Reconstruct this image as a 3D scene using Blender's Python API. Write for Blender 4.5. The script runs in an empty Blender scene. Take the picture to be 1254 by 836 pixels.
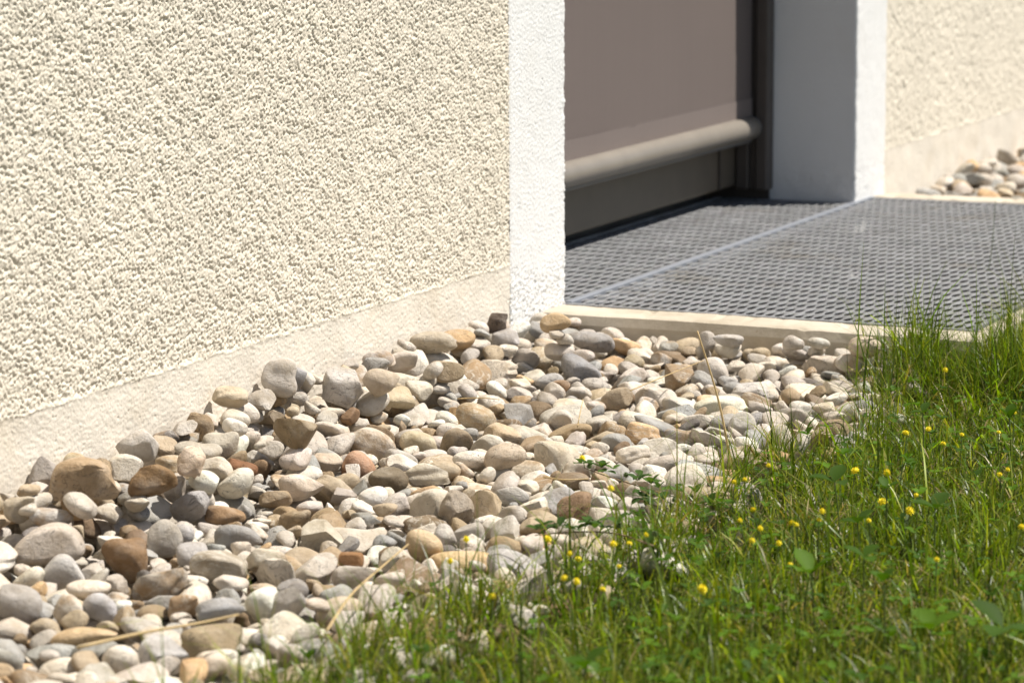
import bpy, math, random
import numpy as np
from math import sin, cos, radians, pi
from mathutils import Matrix, Vector

rng = np.random.default_rng(11)
random.seed(11)
S = bpy.context.scene
COL = S.collection

# ------------------------------------------------------------------ camera
# world: x runs along the house wall, y into the house, z up; origin = left
# corner of the opening at the level of the metal grating
YAW, PITCH, ROLL, AZ, EL, FPX, DIST = 1.1364, .1659, -.0049, 1.1541, .1534, 3735.5, 4.0
_fw = np.array([sin(YAW)*cos(PITCH), cos(YAW)*cos(PITCH), -sin(PITCH)])
_r = np.array([cos(YAW), -sin(YAW), 0.]); _u = np.cross(_r, _fw)
CR = cos(ROLL)*_r + sin(ROLL)*_u; CU = -sin(ROLL)*_r + cos(ROLL)*_u
CM = np.array([CR, CU, _fw])
CPOS = -DIST*np.array([sin(AZ)*cos(EL), cos(AZ)*cos(EL), -sin(EL)])
cd = bpy.data.cameras.new('camera'); cam = bpy.data.objects.new('camera', cd); COL.objects.link(cam)
cd.sensor_width = 36; cd.lens = FPX/1254*36; cd.clip_end = 500; cd.clip_start = .05
cd.dof.use_dof = True; cd.dof.focus_distance = 3.25; cd.dof.aperture_fstop = 10.0
m = Matrix.Identity(4)
for i in range(3):
    m[i][0] = CR[i]; m[i][1] = CU[i]; m[i][2] = -_fw[i]; m[i][3] = CPOS[i]
cam.matrix_world = m
S.camera = cam

# ------------------------------------------------------------------ light
SUN = Vector((.322, -.485, 1.0)).normalized()           # towards the sun
w = bpy.data.worlds.new('World'); S.world = w; w.use_nodes = True
nt = w.node_tree; nt.nodes.clear()
sky = nt.nodes.new('ShaderNodeTexSky'); sky.sky_type = 'NISHITA'; sky.sun_disc = False
sky.sun_elevation = math.asin(SUN.z); sky.sun_rotation = math.atan2(SUN.x, SUN.y)
bg = nt.nodes.new('ShaderNodeBackground'); bg.inputs[1].default_value = .05
out = nt.nodes.new('ShaderNodeOutputWorld')
nt.links.new(sky.outputs[0], bg.inputs[0]); nt.links.new(bg.outputs[0], out.inputs[0])
ld = bpy.data.lights.new('sun', 'SUN'); ld.energy = 4.6; ld.angle = radians(.53); ld.color = (1, .95, .87)
sun = bpy.data.objects.new('sun', ld); COL.objects.link(sun)
sun.rotation_euler = SUN.to_track_quat('Z', 'Y').to_euler(); sun.location = (2, -3, 6)
S.view_settings.view_transform = 'Standard'; S.view_settings.look = 'None'
S.view_settings.gamma = 1; S.view_settings.use_curve_mapping = False
S.view_settings.exposure = .60
S.render.engine = 'CYCLES'
S.cycles.max_bounces = 8

# ------------------------------------------------------------------ pixel helpers (photo pixels, 1254 x 836)
def ray(px, py):
    return CM.T @ np.array([(px-627)/FPX, -(py-418)/FPX, 1.])
def onz(px, py, z):
    r = ray(px, py); return CPOS + r*(z-CPOS[2])/r[2]
def ony(px, py, y):
    r = ray(px, py); return CPOS + r*(y-CPOS[1])/r[1]
def project(P):
    q = (np.asarray(P)-CPOS) @ CM.T
    return 627+FPX*q[..., 0]/q[..., 2], 418-FPX*q[..., 1]/q[..., 2], q[..., 2]
def srgb(r, g, b):
    return tuple((c/255/12.92) if c/255 <= .04045 else ((c/255+.055)/1.055)**2.4 for c in (r, g, b))

# ------------------------------------------------------------------ object helpers
def tag(o, label=None, cat=None, group=None, kind=None):
    if label: o['label'] = label
    if cat: o['category'] = cat
    if group: o['group'] = group
    if kind: o['kind'] = kind
    return o
def empty(name, loc=(0, 0, 0), label=None, cat=None, group=None):
    o = bpy.data.objects.new(name, None); COL.objects.link(o); o.location = loc; o.empty_display_size = .05
    return tag(o, label, cat, group)
def link(name, me, parent=None, local=False):
    o = bpy.data.objects.new(name, me); COL.objects.link(o)
    if parent:
        o.parent = parent
        if not local: o.matrix_parent_inverse = Matrix.Translation(parent.location).inverted()
    return o
def mesh(name, V, F, mat, smooth=False):
    """V (n,3); F numpy (m,k) all same k, or list of lists."""
    me = bpy.data.meshes.new(name)
    V = np.asarray(V, np.float32)
    if isinstance(F, np.ndarray):
        n, k = F.shape
        me.vertices.add(len(V)); me.vertices.foreach_set('co', V.ravel())
        me.loops.add(n*k); me.loops.foreach_set('vertex_index', F.astype(np.int32).ravel())
        me.polygons.add(n); me.polygons.foreach_set('loop_start', np.arange(0, n*k, k, dtype=np.int32))
        me.update(calc_edges=True)
    else:
        me.from_pydata([tuple(map(float, v)) for v in V], [], F)
    if smooth: me.polygons.foreach_set('use_smooth', np.ones(len(me.polygons), bool))
    if mat: me.materials.append(mat)
    me.update()
    return me
def color_attr(me, C, name='Col'):
    a = me.color_attributes.new(name, 'FLOAT_COLOR', 'POINT')
    C = np.asarray(C, np.float32)
    if C.shape[1] == 3: C = np.concatenate([C, np.ones((len(C), 1), np.float32)], 1)
    a.data.foreach_set('color', C.ravel())
def vec_attr(me, V, name):
    a = me.attributes.new(name, 'FLOAT_VECTOR', 'POINT'); a.data.foreach_set('vector', np.asarray(V, np.float32).ravel())
class MB:
    def __init__(s): s.v = []; s.f = []
    def box(s, x0, x1, y0, y1, z0, z1, bev=0.):
        b = len(s.v)
        if bev <= 0:
            s.v += [(x, y, z) for z in (z0, z1) for y in (y0, y1) for x in (x0, x1)]
            s.f += [[b+i for i in q] for q in ((0, 2, 3, 1), (4, 5, 7, 6), (0, 1, 5, 4), (2, 6, 7, 3), (0, 4, 6, 2), (1, 3, 7, 5))]
            return s
        # bevelled box: 24 corner points
        P = {}
        for ix, (x, sx) in enumerate(((x0, 1), (x1, -1))):
            for iy, (y, sy) in enumerate(((y0, 1), (y1, -1))):
                for iz, (z, sz) in enumerate(((z0, 1), (z1, -1))):
                    for ax in range(3):
                        p = [x+sx*bev, y+sy*bev, z+sz*bev]; p[ax] = (x, y, z)[ax]
                        P[(ix, iy, iz, ax)] = len(s.v); s.v.append(tuple(p))
        def q(*k): s.f.append([P[i] for i in k])
        for ax in range(3):
            for d in (0, 1):
                k = []
                for a, c in ((0, 0), (1, 0), (1, 1), (0, 1)):
                    t = [a, c]; t.insert(ax, d); k.append((*t, ax))
                q(*(k if (d == 1) ^ (ax == 1) else k[::-1]))
        for ax in range(3):
            o1, o2 = [a for a in range(3) if a != ax]
            for d1 in (0, 1):
                for d2 in (0, 1):
                    t0 = [0]*3; t1 = [0]*3
                    t0[o1] = t1[o1] = d1; t0[o2] = t1[o2] = d2; t1[ax] = 1
                    k = [(*t0, o1), (*t1, o1), (*t1, o2), (*t0, o2)]
                    q(*k)
        for ix in (0, 1):
            for iy in (0, 1):
                for iz in (0, 1):
                    q(*[(ix, iy, iz, a) for a in range(3)])
        return s
    def build(s, name, mat, parent=None, smooth=False):
        me = mesh(name, s.v, s.f, mat, smooth)
        import bmesh
        bm = bmesh.new(); bm.from_mesh(me); bmesh.ops.recalc_face_normals(bm, faces=bm.faces); bm.to_mesh(me); bm.free()
        return link(name, me, parent)
def tube_mesh(name, P, R, mat, n=6, cap=True):
    P = np.asarray(P, float); R = np.broadcast_to(R, (len(P),))
    V = []; F = []
    for i, p in enumerate(P):
        t = P[min(i+1, len(P)-1)]-P[max(i-1, 0)]; t /= np.linalg.norm(t)+1e-12
        a = np.cross(t, [0, 0, 1.] if abs(t[2]) < .9 else [1., 0, 0]); a /= np.linalg.norm(a); b = np.cross(t, a)
        for k in range(n):
            q = 2*pi*k/n; V.append(p+R[i]*(cos(q)*a+sin(q)*b))
    for i in range(len(P)-1):
        for k in range(n):
            F.append([i*n+k, i*n+(k+1) % n, (i+1)*n+(k+1) % n, (i+1)*n+k])
    if cap: F += [list(range(n))[::-1], [(len(P)-1)*n+k for k in range(n)]]
    return mesh(name, V, F, mat, True)
def bezier(P, n=12):
    P = np.asarray(P, float)
    # Catmull-Rom through the points
    Q = np.vstack([2*P[0]-P[1], P, 2*P[-1]-P[-2]]); o = []
    for i in range(1, len(Q)-2):
        for t in np.linspace(0, 1, n, endpoint=False):
            a, b, c, d = Q[i-1:i+3]
            o.append(.5*((2*b)+(-a+c)*t+(2*a-5*b+4*c-d)*t*t+(-a+3*b-3*c+d)*t**3))
    o.append(P[-1]); return np.array(o)

# ------------------------------------------------------------------ materials
class NB:
    def __init__(s, name):
        s.m = bpy.data.materials.new(name); s.m.use_nodes = True; s.t = s.m.node_tree
        s.b = s.t.nodes['Principled BSDF']; s.o = s.t.nodes['Material Output']
    def n(s, typ, **kw):
        nd = s.t.nodes.new(typ)
        for k, v in kw.items():
            if k.startswith('i_'): nd.inputs[int(k[2:]) if k[2:].isdigit() else k[2:].replace('_', ' ')].default_value = v
            else: setattr(nd, k, v)
        return nd
    def l(s, a, b): s.t.links.new(a, b)
    def coord(s, which='Object'): return s.n('ShaderNodeTexCoord').outputs[which]
    def noise(s, vec, scale, detail=4, rough=.55, dist=0):
        nd = s.n('ShaderNodeTexNoise'); nd.inputs['Scale'].default_value = scale; nd.inputs['Detail'].default_value = detail
        nd.inputs['Roughness'].default_value = rough; nd.inputs['Distortion'].default_value = dist
        s.l(vec, nd.inputs['Vector']); return nd.outputs[0]
    def ramp(s, fac, *stops):
        nd = s.n('ShaderNodeValToRGB'); e = nd.color_ramp.elements
        while len(e) < len(stops): e.new(.5)
        for k, (p, c) in enumerate(stops):
            e[k].position = p; e[k].color = (*c, 1) if len(c) == 3 else c
        s.l(fac, nd.inputs[0]); return nd.outputs[0]
    def mix(s, fac, a, b, typ='MIX'):
        nd = s.n('ShaderNodeMix', data_type='RGBA', blend_type=typ)
        for sock, v in ((nd.inputs[0], fac), (nd.inputs[6], a), (nd.inputs[7], b)):
            if hasattr(v, 'is_linked') or hasattr(v, 'links'): s.l(v, sock)
            elif isinstance(v, (int, float)): sock.default_value = v
            else: sock.default_value = (*v, 1)
        return nd.outputs[2]
    def math(s, op, a, b=None):
        nd = s.n('ShaderNodeMath', operation=op)
        for k, v in enumerate((a, b)):
            if v is None: continue
            if isinstance(v, (int, float)): nd.inputs[k].default_value = v
            else: s.l(v, nd.inputs[k])
        return nd.outputs[0]
    def bump(s, h, dist, strength=1., normal=None):
        nd = s.n('ShaderNodeBump'); nd.inputs['Strength'].default_value = strength; nd.inputs['Distance'].default_value = dist
        s.l(h, nd.inputs['Height'])
        if normal: s.l(normal, nd.inputs['Normal'])
        return nd.outputs[0]
    def done(s, col=None, rough=.8, normal=None, metal=0, spec=None):
        if col is not None:
            if isinstance(col, tuple): s.b.inputs['Base Color'].default_value = (*col, 1)
            else: s.l(col, s.b.inputs['Base Color'])
        if isinstance(rough, (int, float)): s.b.inputs['Roughness'].default_value = rough
        else: s.l(rough, s.b.inputs['Roughness'])
        s.b.inputs['Metallic'].default_value = metal
        if spec is not None: s.b.inputs['Specular IOR Level'].default_value = spec
        if normal: s.l(normal, s.b.inputs['Normal'])
        return s.m

def plaster(name, c, var=.06, fine=900, bump=.0006, relief=None, stain=None):
    n = NB(name); v = n.coord()
    big = n.noise(v, 5, 4); fn = n.noise(v, fine, 3)
    a = tuple(x*(1-var) for x in c); b = tuple(min(x*(1+var*.5), .92) for x in c)
    col = n.ramp(big, (.3, a), (.7, b))
    col = n.mix(n.ramp(fn, (.35, (.9, .9, .9)), (.6, (1, 1, 1))), (0, 0, 0), col) if False else col
    if stain:
        sm = n.ramp(n.noise(v, 7, 7, .68, .4), (.52, (0, 0, 0)), (.72, (1, 1, 1)))
        col = n.mix(n.math('MULTIPLY', sm, stain), col, tuple(x*y for x, y in zip(c, (.80, .74, .64))))
    h = n.noise(v, fine, 3)
    nm = n.bump(h, bump, .8)
    if relief:
        h2 = n.noise(v, relief[0], 2); nm = n.bump(h2, relief[1], 1., nm)
    return n.done(col, .95, nm, spec=.15)
M_BEIGE = plaster('cream_plaster', (.75, .685, .57))
M_BEIGE_FLAT = plaster('cream_plaster_relief', (.75, .685, .57), relief=(260, .004))
M_PLINTH = plaster('plinth_paint', (.755, .695, .60), fine=700, bump=.0004, stain=.5)
M_WHITE = plaster('white_plaster', (.80, .795, .78), stain=.12, var=.03, fine=900, bump=.0005)
def concrete():
    n = NB('concrete'); v = n.coord()
    c = n.ramp(n.noise(v, 9, 6, .65), (.3, (.38, .325, .245)), (.55, (.525, .465, .375)), (.75, (.60, .545, .45)))
    st = n.noise(v, 60, 5, .7)
    c = n.mix(n.ramp(st, (.28, (1, 1, 1)), (.36, (0, 0, 0))), c, (.30, .23, .15))
    h = n.noise(v, 160, 5, .7)
    return n.done(c, .92, n.bump(h, .0012, .8), spec=.2)
M_CONC = concrete()
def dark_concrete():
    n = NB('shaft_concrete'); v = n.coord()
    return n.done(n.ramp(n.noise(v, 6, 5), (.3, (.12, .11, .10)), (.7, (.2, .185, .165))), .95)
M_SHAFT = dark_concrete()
def paint(name, c, rough=.4, metal=0):
    n = NB(name); v = n.coord()
    col = n.ramp(n.noise(v, 20, 5), (.3, tuple(x*.9 for x in c)), (.7, tuple(x*1.06 for x in c)))
    return n.done(col, rough, n.bump(n.noise(v, 400, 2), .0002, .2), metal=metal)
def galv():
    n = NB('galvanised_steel'); v = n.coord()
    vo = n.n('ShaderNodeTexVoronoi'); vo.inputs['Scale'].default_value = 220; n.l(v, vo.inputs['Vector'])
    c = n.mix(.35, n.ramp(n.noise(v, 14, 5, .6), (.3, (.125, .137, .170)), (.7, (.185, .202, .246))), vo.outputs['Color'], 'SOFT_LIGHT')
    hs = n.n('ShaderNodeHueSaturation'); hs.inputs['Saturation'].default_value = .12; n.l(c, hs.inputs['Color'])
    d = n.ramp(n.noise(v, 5, 6, .7), (.56, (0, 0, 0)), (.66, (1, 1, 1)))
    c2 = n.mix(n.math('MULTIPLY', d, .45), hs.outputs[0], (.16, .14, .11))
    r = n.ramp(n.noise(v, 90, 3), (.3, (.6,)*3), (.7, (.75,)*3))
    return n.done(c2, r, n.bump(n.noise(v, 500, 3), .0003, .3), metal=.15, spec=.3)
M_GALV = galv()
M_ZINC = paint('bright_zinc', (.24, .255, .285), .6, .1)
def fabric(name, c):
    n = NB(name); v = n.coord()
    w1 = n.n('ShaderNodeTexWave', wave_type='BANDS', bands_direction='X'); w1.inputs['Scale'].default_value = 420; n.l(v, w1.inputs['Vector'])
    w2 = n.n('ShaderNodeTexWave', wave_type='BANDS', bands_direction='Z'); w2.inputs['Scale'].default_value = 420; n.l(v, w2.inputs['Vector'])
    hh = n.math('ADD', w1.outputs[1], w2.outputs[1])
    st = n.n('ShaderNodeMapping'); st.inputs['Scale'].default_value = (60, 1, 3); n.l(v, st.inputs[0])
    col = n.ramp(n.noise(st.outputs[0], 1, 3), (.3, tuple(x*.985 for x in c)), (.7, tuple(x*1.015 for x in c)))
    return n.done(col, .85, n.bump(hh, .0003, .35), spec=.2)
M_FAB = fabric('screen_fabric', (.167, .136, .124))
M_HEM = fabric('screen_hem', (.205, .169, .154))
M_TUBE = paint('taupe_aluminium', (.255, .225, .19), .38, .15)
M_RAIL = paint('brown_aluminium', (.085, .07, .06), .45)
M_FRAME = paint('olive_grey_frame', (.135, .11, .08), .5)
M_CAP = paint('grey_plastic', (.13, .125, .12), .35)
def glass():
    n = NB('dark_glass'); return n.done((.02, .022, .024), .05)
M_GLASS = glass()
def soil():
    n = NB('soil'); v = n.coord()
    c = n.ramp(n.noise(v, 25, 8, .7), (.3, (.035, .034, .014)), (.55, (.075, .07, .03)), (.75, (.15, .13, .06)))
    return n.done(c, .95, n.bump(n.noise(v, 120, 6, .7), .01, 1.))
M_SOIL = soil()
def lawn():
    n = NB('lawn'); v = n.coord()
    c = n.ramp(n.noise(v, 30, 8, .75), (.3, (.03, .045, .01)), (.5, (.06, .09, .02)), (.7, (.13, .12, .045)))
    return n.done(c, .9, n.bump(n.noise(v, 90, 8, .8), .02, 1.))
M_LAWN = lawn()
def stone():
    n = NB('pebble_stone')
    at = n.n('ShaderNodeAttribute', attribute_name='Col'); st = n.n('ShaderNodeAttribute', attribute_name='tex')
    vec = st.outputs['Vector']; base = at.outputs['Color']; typ = at.outputs['Alpha']
    blot = n.noise(vec, 45, 5, .6, .4)
    c = n.mix(n.ramp(blot, (.30, (1, 1, 1)), (.62, (0, 0, 0))), base, n.mix(1., base, (.70, .65, .57), 'MULTIPLY'))
    pale = n.ramp(n.noise(vec, 40, 5, .6, .15), (.50, (0, 0, 0)), (.75, (1, 1, 1)))
    c = n.mix(n.math('MULTIPLY', pale, .45), c, n.mix(.55, base, (.66, .61, .54)))
    # fine speckle
    sp = n.noise(vec, 900, 3, .7)
    c = n.mix(n.ramp(sp, (.30, (1, 1, 1)), (.42, (0, 0, 0))), c, n.mix(1., c, (.78, .75, .70), 'MULTIPLY'))
    # veins on some stones (typ > .5)
    vm = n.n('ShaderNodeMapping'); vm.inputs['Scale'].default_value = (26, 60, 90); n.l(vec, vm.inputs[0])
    vn = n.noise(vm.outputs[0], 1.0, 4, .6, 1.2)
    vl = n.ramp(vn, (.47, (0, 0, 0)), (.50, (1, 1, 1)), (.53, (0, 0, 0)))
    vs = n.math('MULTIPLY', vl, n.math('MULTIPLY', n.math('GREATER_THAN', typ, .86), .5))
    c = n.mix(vs, c, (.70, .66, .58))
    # iron stain on a few (typ > .85)
    ist = n.ramp(n.noise(vec, 55, 4, .6), (.45, (0, 0, 0)), (.62, (1, 1, 1)))
    c = n.mix(n.math('MULTIPLY', ist, n.math('MULTIPLY', n.math('GREATER_THAN', typ, .93), .7)), c, (.34, .22, .11))
    h1 = n.noise(vec, 150, 6, .65); h2 = n.noise(vec, 1100, 3, .6)
    pit = n.ramp(n.noise(vec, 420, 2), (.27, (0, 0, 0)), (.36, (1, 1, 1)))
    h0 = n.noise(vec, 60, 6, .7, .3)
    cm = n.n('ShaderNodeMapping'); cm.inputs['Scale'].default_value = (55, 90, 70); n.l(vec, cm.inputs[0])
    crk = n.ramp(n.noise(cm.outputs[0], 1., 3, .55, .8), (.485, (1, 1, 1)), (.5, (0, 0, 0)), (.515, (1, 1, 1)))
    crm = n.mix(n.math('MULTIPLY', n.math('LESS_THAN', typ, .38), n.ramp(blot, (.4, (0, 0, 0)), (.55, (1, 1, 1)))), (1, 1, 1), crk)
    c = n.mix(1., c, n.mix(.55, (1, 1, 1), crm), 'MULTIPLY')
    nm = n.bump(h0, .006, .55); nm = n.bump(h1, .0024, .8, nm); nm = n.bump(h2, .0006, .6, nm); nm = n.bump(pit, .0007, .5, nm); nm = n.bump(crm, .0008, .6, nm)
    return n.done(c, n.ramp(blot, (.3, (.62,)*3), (.7, (.82,)*3)), nm, spec=.3)
M_STONE = stone()
def leafmat(name, trans=.38, rough=.38, spec=.36):
    n = NB(name)
    at = n.n('ShaderNodeAttribute', attribute_name='Col')
    n.l(at.outputs['Color'], n.b.inputs['Base Color']); n.b.inputs['Roughness'].default_value = rough
    n.b.inputs['Specular IOR Level'].default_value = spec
    tr = n.n('ShaderNodeBsdfTranslucent'); hs = n.mix(1., at.outputs['Color'], (1.5, 1.6, .45), 'MULTIPLY')
    n.l(hs, tr.inputs[0])
    mx = n.n('ShaderNodeMixShader'); mx.inputs[0].default_value = trans
    n.l(n.b.outputs[0], mx.inputs[1]); n.l(tr.outputs[0], mx.inputs[2]); n.l(mx.outputs[0], n.o.inputs[0])
    return n.m
M_GRASS = leafmat('grass_blade')
M_LEAF = leafmat('clover_leaf', .3, .6, .12)
def plain(name, c, rough=.7, var=.15, sc=200):
    n = NB(name); v = n.coord()
    return n.done(n.ramp(n.noise(v, sc, 4), (.3, tuple(x*(1-var) for x in c)), (.7, tuple(min(x*(1+var), .95) for x in c))), rough, n.bump(n.noise(v, sc*4, 2), .0005, .5))
M_STRAW = plain('dry_straw', (.50, .36, .17), .6)
M_STEMBROWN = plain('brown_stem', (.22, .15, .08), .7)
M_STEMGREEN = plain('green_stem', (.09, .13, .03), .6)
M_YELLOW = plain('yellow_petal', (.85, .71, .006), .6, .10, 500)

# ------------------------------------------------------------------ numpy noise
def fnoise(nx, ny, dx, dy, lam, bw=.55, seed=0, aniso=1.):
    """band-passed gaussian noise on a grid, wavelength lam (m), unit variance."""
    g = np.random.default_rng(seed).standard_normal((ny, nx))
    kx = np.fft.fftfreq(nx, dx)[None, :]*aniso; ky = np.fft.fftfreq(ny, dy)[:, None]
    k = np.hypot(kx, ky); k0 = 1/lam
    with np.errstate(divide='ignore'):
        flt = np.exp(-(np.log(np.maximum(k, 1e-9)/k0))**2/(2*bw*bw))
    r = np.fft.ifft2(np.fft.fft2(g)*flt).real
    return (r/r.std())

# ------------------------------------------------------------------ dimensions
W = 1.187            # width of the opening
WL, WR = .172, .158  # white surrounds
ZP = .072            # top of the plinth band
YS = .170            # plane of the screen
YF = .20             # plane of the window frame

# ================================================================== HOUSE
house = empty('house', (-.086, 0.02, -.1), 'cream plastered house front with white surrounds beside the window opening', 'house')

def grains(nx, ny, dx, seed):
    """crumbly float-finished render: grains stamped side by side, with pits between them"""
    g = np.random.default_rng(seed)
    H = np.zeros((ny, nx)); k_ = .63 if dx < .002 else .9
    n = int(nx*ny*dx*dx/((.0050*k_)**2)*1.45)
    gx = g.uniform(0, nx-1, n); gy = g.uniform(0, ny-1, n)
    r = np.maximum(g.uniform(.0021, .0042, n)*k_/dx, 1.35); h = g.uniform(.0006, .0019, n)*.85; q = int(max(2, math.ceil(.0042*k_/dx)))
    for oy in range(-q, q+1):
        for ox in range(-q, q+1):
            ix = np.round(gx).astype(int)+ox; iy = np.round(gy).astype(int)+oy
            d2 = ((ix-gx)**2+(iy-gy)**2)/r**2
            ok = (d2 < 1) & (ix >= 0) & (iy >= 0) & (ix < nx) & (iy < ny)
            np.maximum.at(H, (iy[ok], ix[ok]), (h*(1-d2**1.5))[ok])
    n1 = fnoise(nx, ny, dx, dx, .0060, .5, seed+1)
    H = .00125*np.tanh(H/.00105)
    k_ = 1.75 if dx < .002 else 2.6
    return k_*(H-.00085)+.00021*n1+.0003*fnoise(nx, ny, dx, dx, .05, .6, seed+2)
def relief(Xn, Zn, dx, seed, zp):
    """height above the wall plane for beige plaster (above zp) and plinth (below)"""
    ny, nx = Zn.shape
    up = grains(nx, ny, dx, seed)
    d = fnoise(nx, ny, dx, dx, .010, .5, seed+3, 1.9); e = fnoise(nx, ny, dx, dx, .12, .6, seed+4); f2 = fnoise(nx, ny, dx, dx, .0055, .4, seed+7)
    pit = np.minimum(0, fnoise(nx, ny, dx, dx, .007, .4, seed+5)+1.75)
    lo = -.0001+.00011*d+.0004*e+.0008*pit+.00010*f2
    t = np.clip((Zn-zp)/.004, 0, 1); t = t*t*(3-2*t)
    ridge = .0006*np.exp(-((Zn-zp-.0015)/.0022)**2)
    return lo*(1-t)+up*t+ridge

def wall_patch(x0, x1, z0, z1, dx, seed):
    nx = int((x1-x0)/dx)+1; nz = int((z1-z0)/dx)+1
    xs = np.linspace(x0, x1, nx); zs = np.linspace(z0, z1, nz)
    wob = fnoise(nx, 4, dx, dx, .09, .6, seed+6)[0]*.0006 + fnoise(nx, 4, dx, dx, .015, .6, seed+9)[0]*.0002
    X, Z = np.meshgrid(xs, zs)
    kp = int(round((ZP-z0)/(zs[1]-zs[0])))          # row index of the border
    Zd = Z+wob[None, :]*np.exp(-((Z-ZP)/.03)**2)
    H = relief(X, Z, dx, seed, ZP)
    cols = np.arange(nx); edge = np.clip(np.minimum(cols, nx-1-cols)/5., .0, 1)[None, :]*np.ones_like(H)
    Y = -H*edge
    V = np.stack([X, Y, Zd], -1)
    idx = np.arange(nx*nz).reshape(nz, nx)
    def part(r0, r1):
        q = V[r0:r1+1].reshape(-1, 3); i = np.arange((r1-r0+1)*nx).reshape(-1, nx)
        F = np.stack([i[:-1, :-1], i[:-1, 1:], i[1:, 1:], i[1:, :-1]], -1).reshape(-1, 4)
        return q, F
    return part(kp, nz-1), part(0, kp)
(u1, l1) = wall_patch(-1.34, -WL+.004, -.025, .478, .00112, 21)
link('plaster_wall', mesh('plaster_wall', *u1, M_BEIGE, True), house)
link('plinth_band', mesh('plinth_band', *l1, M_PLINTH, True), house)
(u2, l2) = wall_patch(W+WR-.004, 2.75, -.06, .535, .0030, 41)
link('plaster_wall', mesh('plaster_wall', *u2, M_BEIGE, True), house)
link('plinth_band', mesh('plinth_band', *l2, M_PLINTH, True), house)
# plain continuations outside the picture
MB().box(-7, -WL, .0004, .3, .478, 2.8).box(-7, -1.34, .0004, .3, ZP, .478).build('upper_wall', M_BEIGE_FLAT, house)
MB().box(-7, -1.34, .0012, .3, -.12, ZP).build('plinth_band', M_PLINTH, house)
MB().box(W+WR, 7, .0004, .3, .535, 2.8).box(2.75, 7, .0004, .3, ZP, .535).build('upper_wall', M_BEIGE_FLAT, house)
MB().box(2.75, 7, .0012, .3, -.12, ZP).build('plinth_band', M_PLINTH, house)
MB().box(-1.34, -WL, .012, .3, -.12, .478).build('wall_core', M_BEIGE_FLAT, house)
MB().box(W+WR, 2.75, .012, .3, -.12, .535).build('wall_core', M_BEIGE_FLAT, house)

def surround(xa, xb, corner, depth, dx, seed):
    """white plastered strip on the wall face from xa to xb, turning round the corner into the reveal"""
    z0, z1 = -.09, .60
    L = abs(xb-xa); n1 = int(L/dx)+1
    r = .004
    path = []
    sgn = 1 if corner == 'b' else -1
    xc = xb if corner == 'b' else xa
    x_start = xa if corner == 'b' else xb
    for t in np.linspace(0, 1, n1): path.append((x_start+(xc-sgn*r-x_start)*t, 0, 0, -1))
    for a in np.linspace(0, pi/2, 5)[1:]:
        path.append((xc-sgn*r+sgn*r*sin(a), r-r*cos(a), sgn*sin(a), -cos(a)))
    for t in np.linspace(0, 1, int(depth/dx))[1:]: path.append((xc, r+(depth-r)*t, sgn, 0))
    P = np.array(path); n = len(P); nz = int((z1-z0)/dx)+1
    zs = np.linspace(z0, z1, nz)
    g = fnoise(n, nz, dx, dx, .0060, .45, seed)*.00030+fnoise(n, nz, dx, dx, .0042 if dx < .002 else .006, .35, seed+3)*.00030+fnoise(n, nz, dx, dx, .05, .6, seed+1)*.00010
    low = np.clip((.075-zs)/.03, 0, 1)[:, None]
    g = g*(1+.9*low)+low*fnoise(n, nz, dx, dx, .011, .5, seed+2)*.00022
    e1 = np.random.default_rng(seed+5).standard_normal(nz); e1 = np.convolve(e1, [.25, .5, .25], 'same')
    e2 = np.convolve(np.random.default_rng(seed+8).standard_normal(nz), np.ones(7)/7, 'same')
    edge = (e1*.00030+e2*.0010)[:, None]
    nearc = np.exp(-(np.arange(n)-n1)**2/18.)[None, :]
    g = g+edge*nearc
    X = P[None, :, 0]+P[None, :, 2]*g; Y = P[None, :, 1]+P[None, :, 3]*g-.0007*(P[None, :, 3]**2)*np.clip(np.arange(n)/3., 0, 1)[None, :]
    V = np.stack([X, Y, np.broadcast_to(zs[:, None], X.shape)], -1).reshape(-1, 3)
    i = np.arange(n*nz).reshape(nz, n)
    F = np.stack([i[:-1, :-1], i[:-1, 1:], i[1:, 1:], i[1:, :-1]], -1).reshape(-1, 4)
    if sgn < 0: F = F[:, ::-1]
    return link('window_surround', mesh('window_surround', V, np.ascontiguousarray(F), M_WHITE, True), house)
surround(-WL, 0, 'b', .30, .0019, 61)
surround(W, W+WR, 'a', .150, .0038, 71)
MB().box(W+.0005, W+.02, .1505, .262, -.2, .6).build('dark_reveal_lining', M_RAIL, house)  # added dark lining: darkens the reveal behind the rail by its colour
MB().box(-WL+.001, -.006, .012, .3, -.2, .59).box(-WL, 0, -.001, .3, .60, 2.12).build('window_surround', M_WHITE, house)
MB().box(W+.021, W+WR-.001, .012, .3, -.2, .59).box(W, W+WR, -.001, .3, .60, 2.12).build('window_surround', M_WHITE, house)
MB().box(-WL, W+WR, -.001, .3, 2.12, 2.30).build('lintel', M_WHITE, house)
MB().box(-WL, W+WR, .0004, .3, 2.30, 2.8).build('upper_wall', M_BEIGE_FLAT, house)

# window behind the screen
win = MB()
for b in ((.0, W, YF, .26, .022, .115), (.0, .07, YF, .26, .115, 2.12), (W-.07, W, YF, .26, .115, 2.12), (.07, W-.07, YF, .26, 2.05, 2.12)): win.box(*b, bev=.003)
wo = win.build('window_frame', M_FRAME, house)
MB().box(.07, W-.07, .225, .235, .115, 2.05).build('pane', M_GLASS, wo)
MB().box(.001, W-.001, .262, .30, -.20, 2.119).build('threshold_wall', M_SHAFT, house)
MB().box(1.075, 1.079, YF-.004, YF-.0005, .024, .113).build('frame_joint', M_RAIL, wo)

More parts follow.
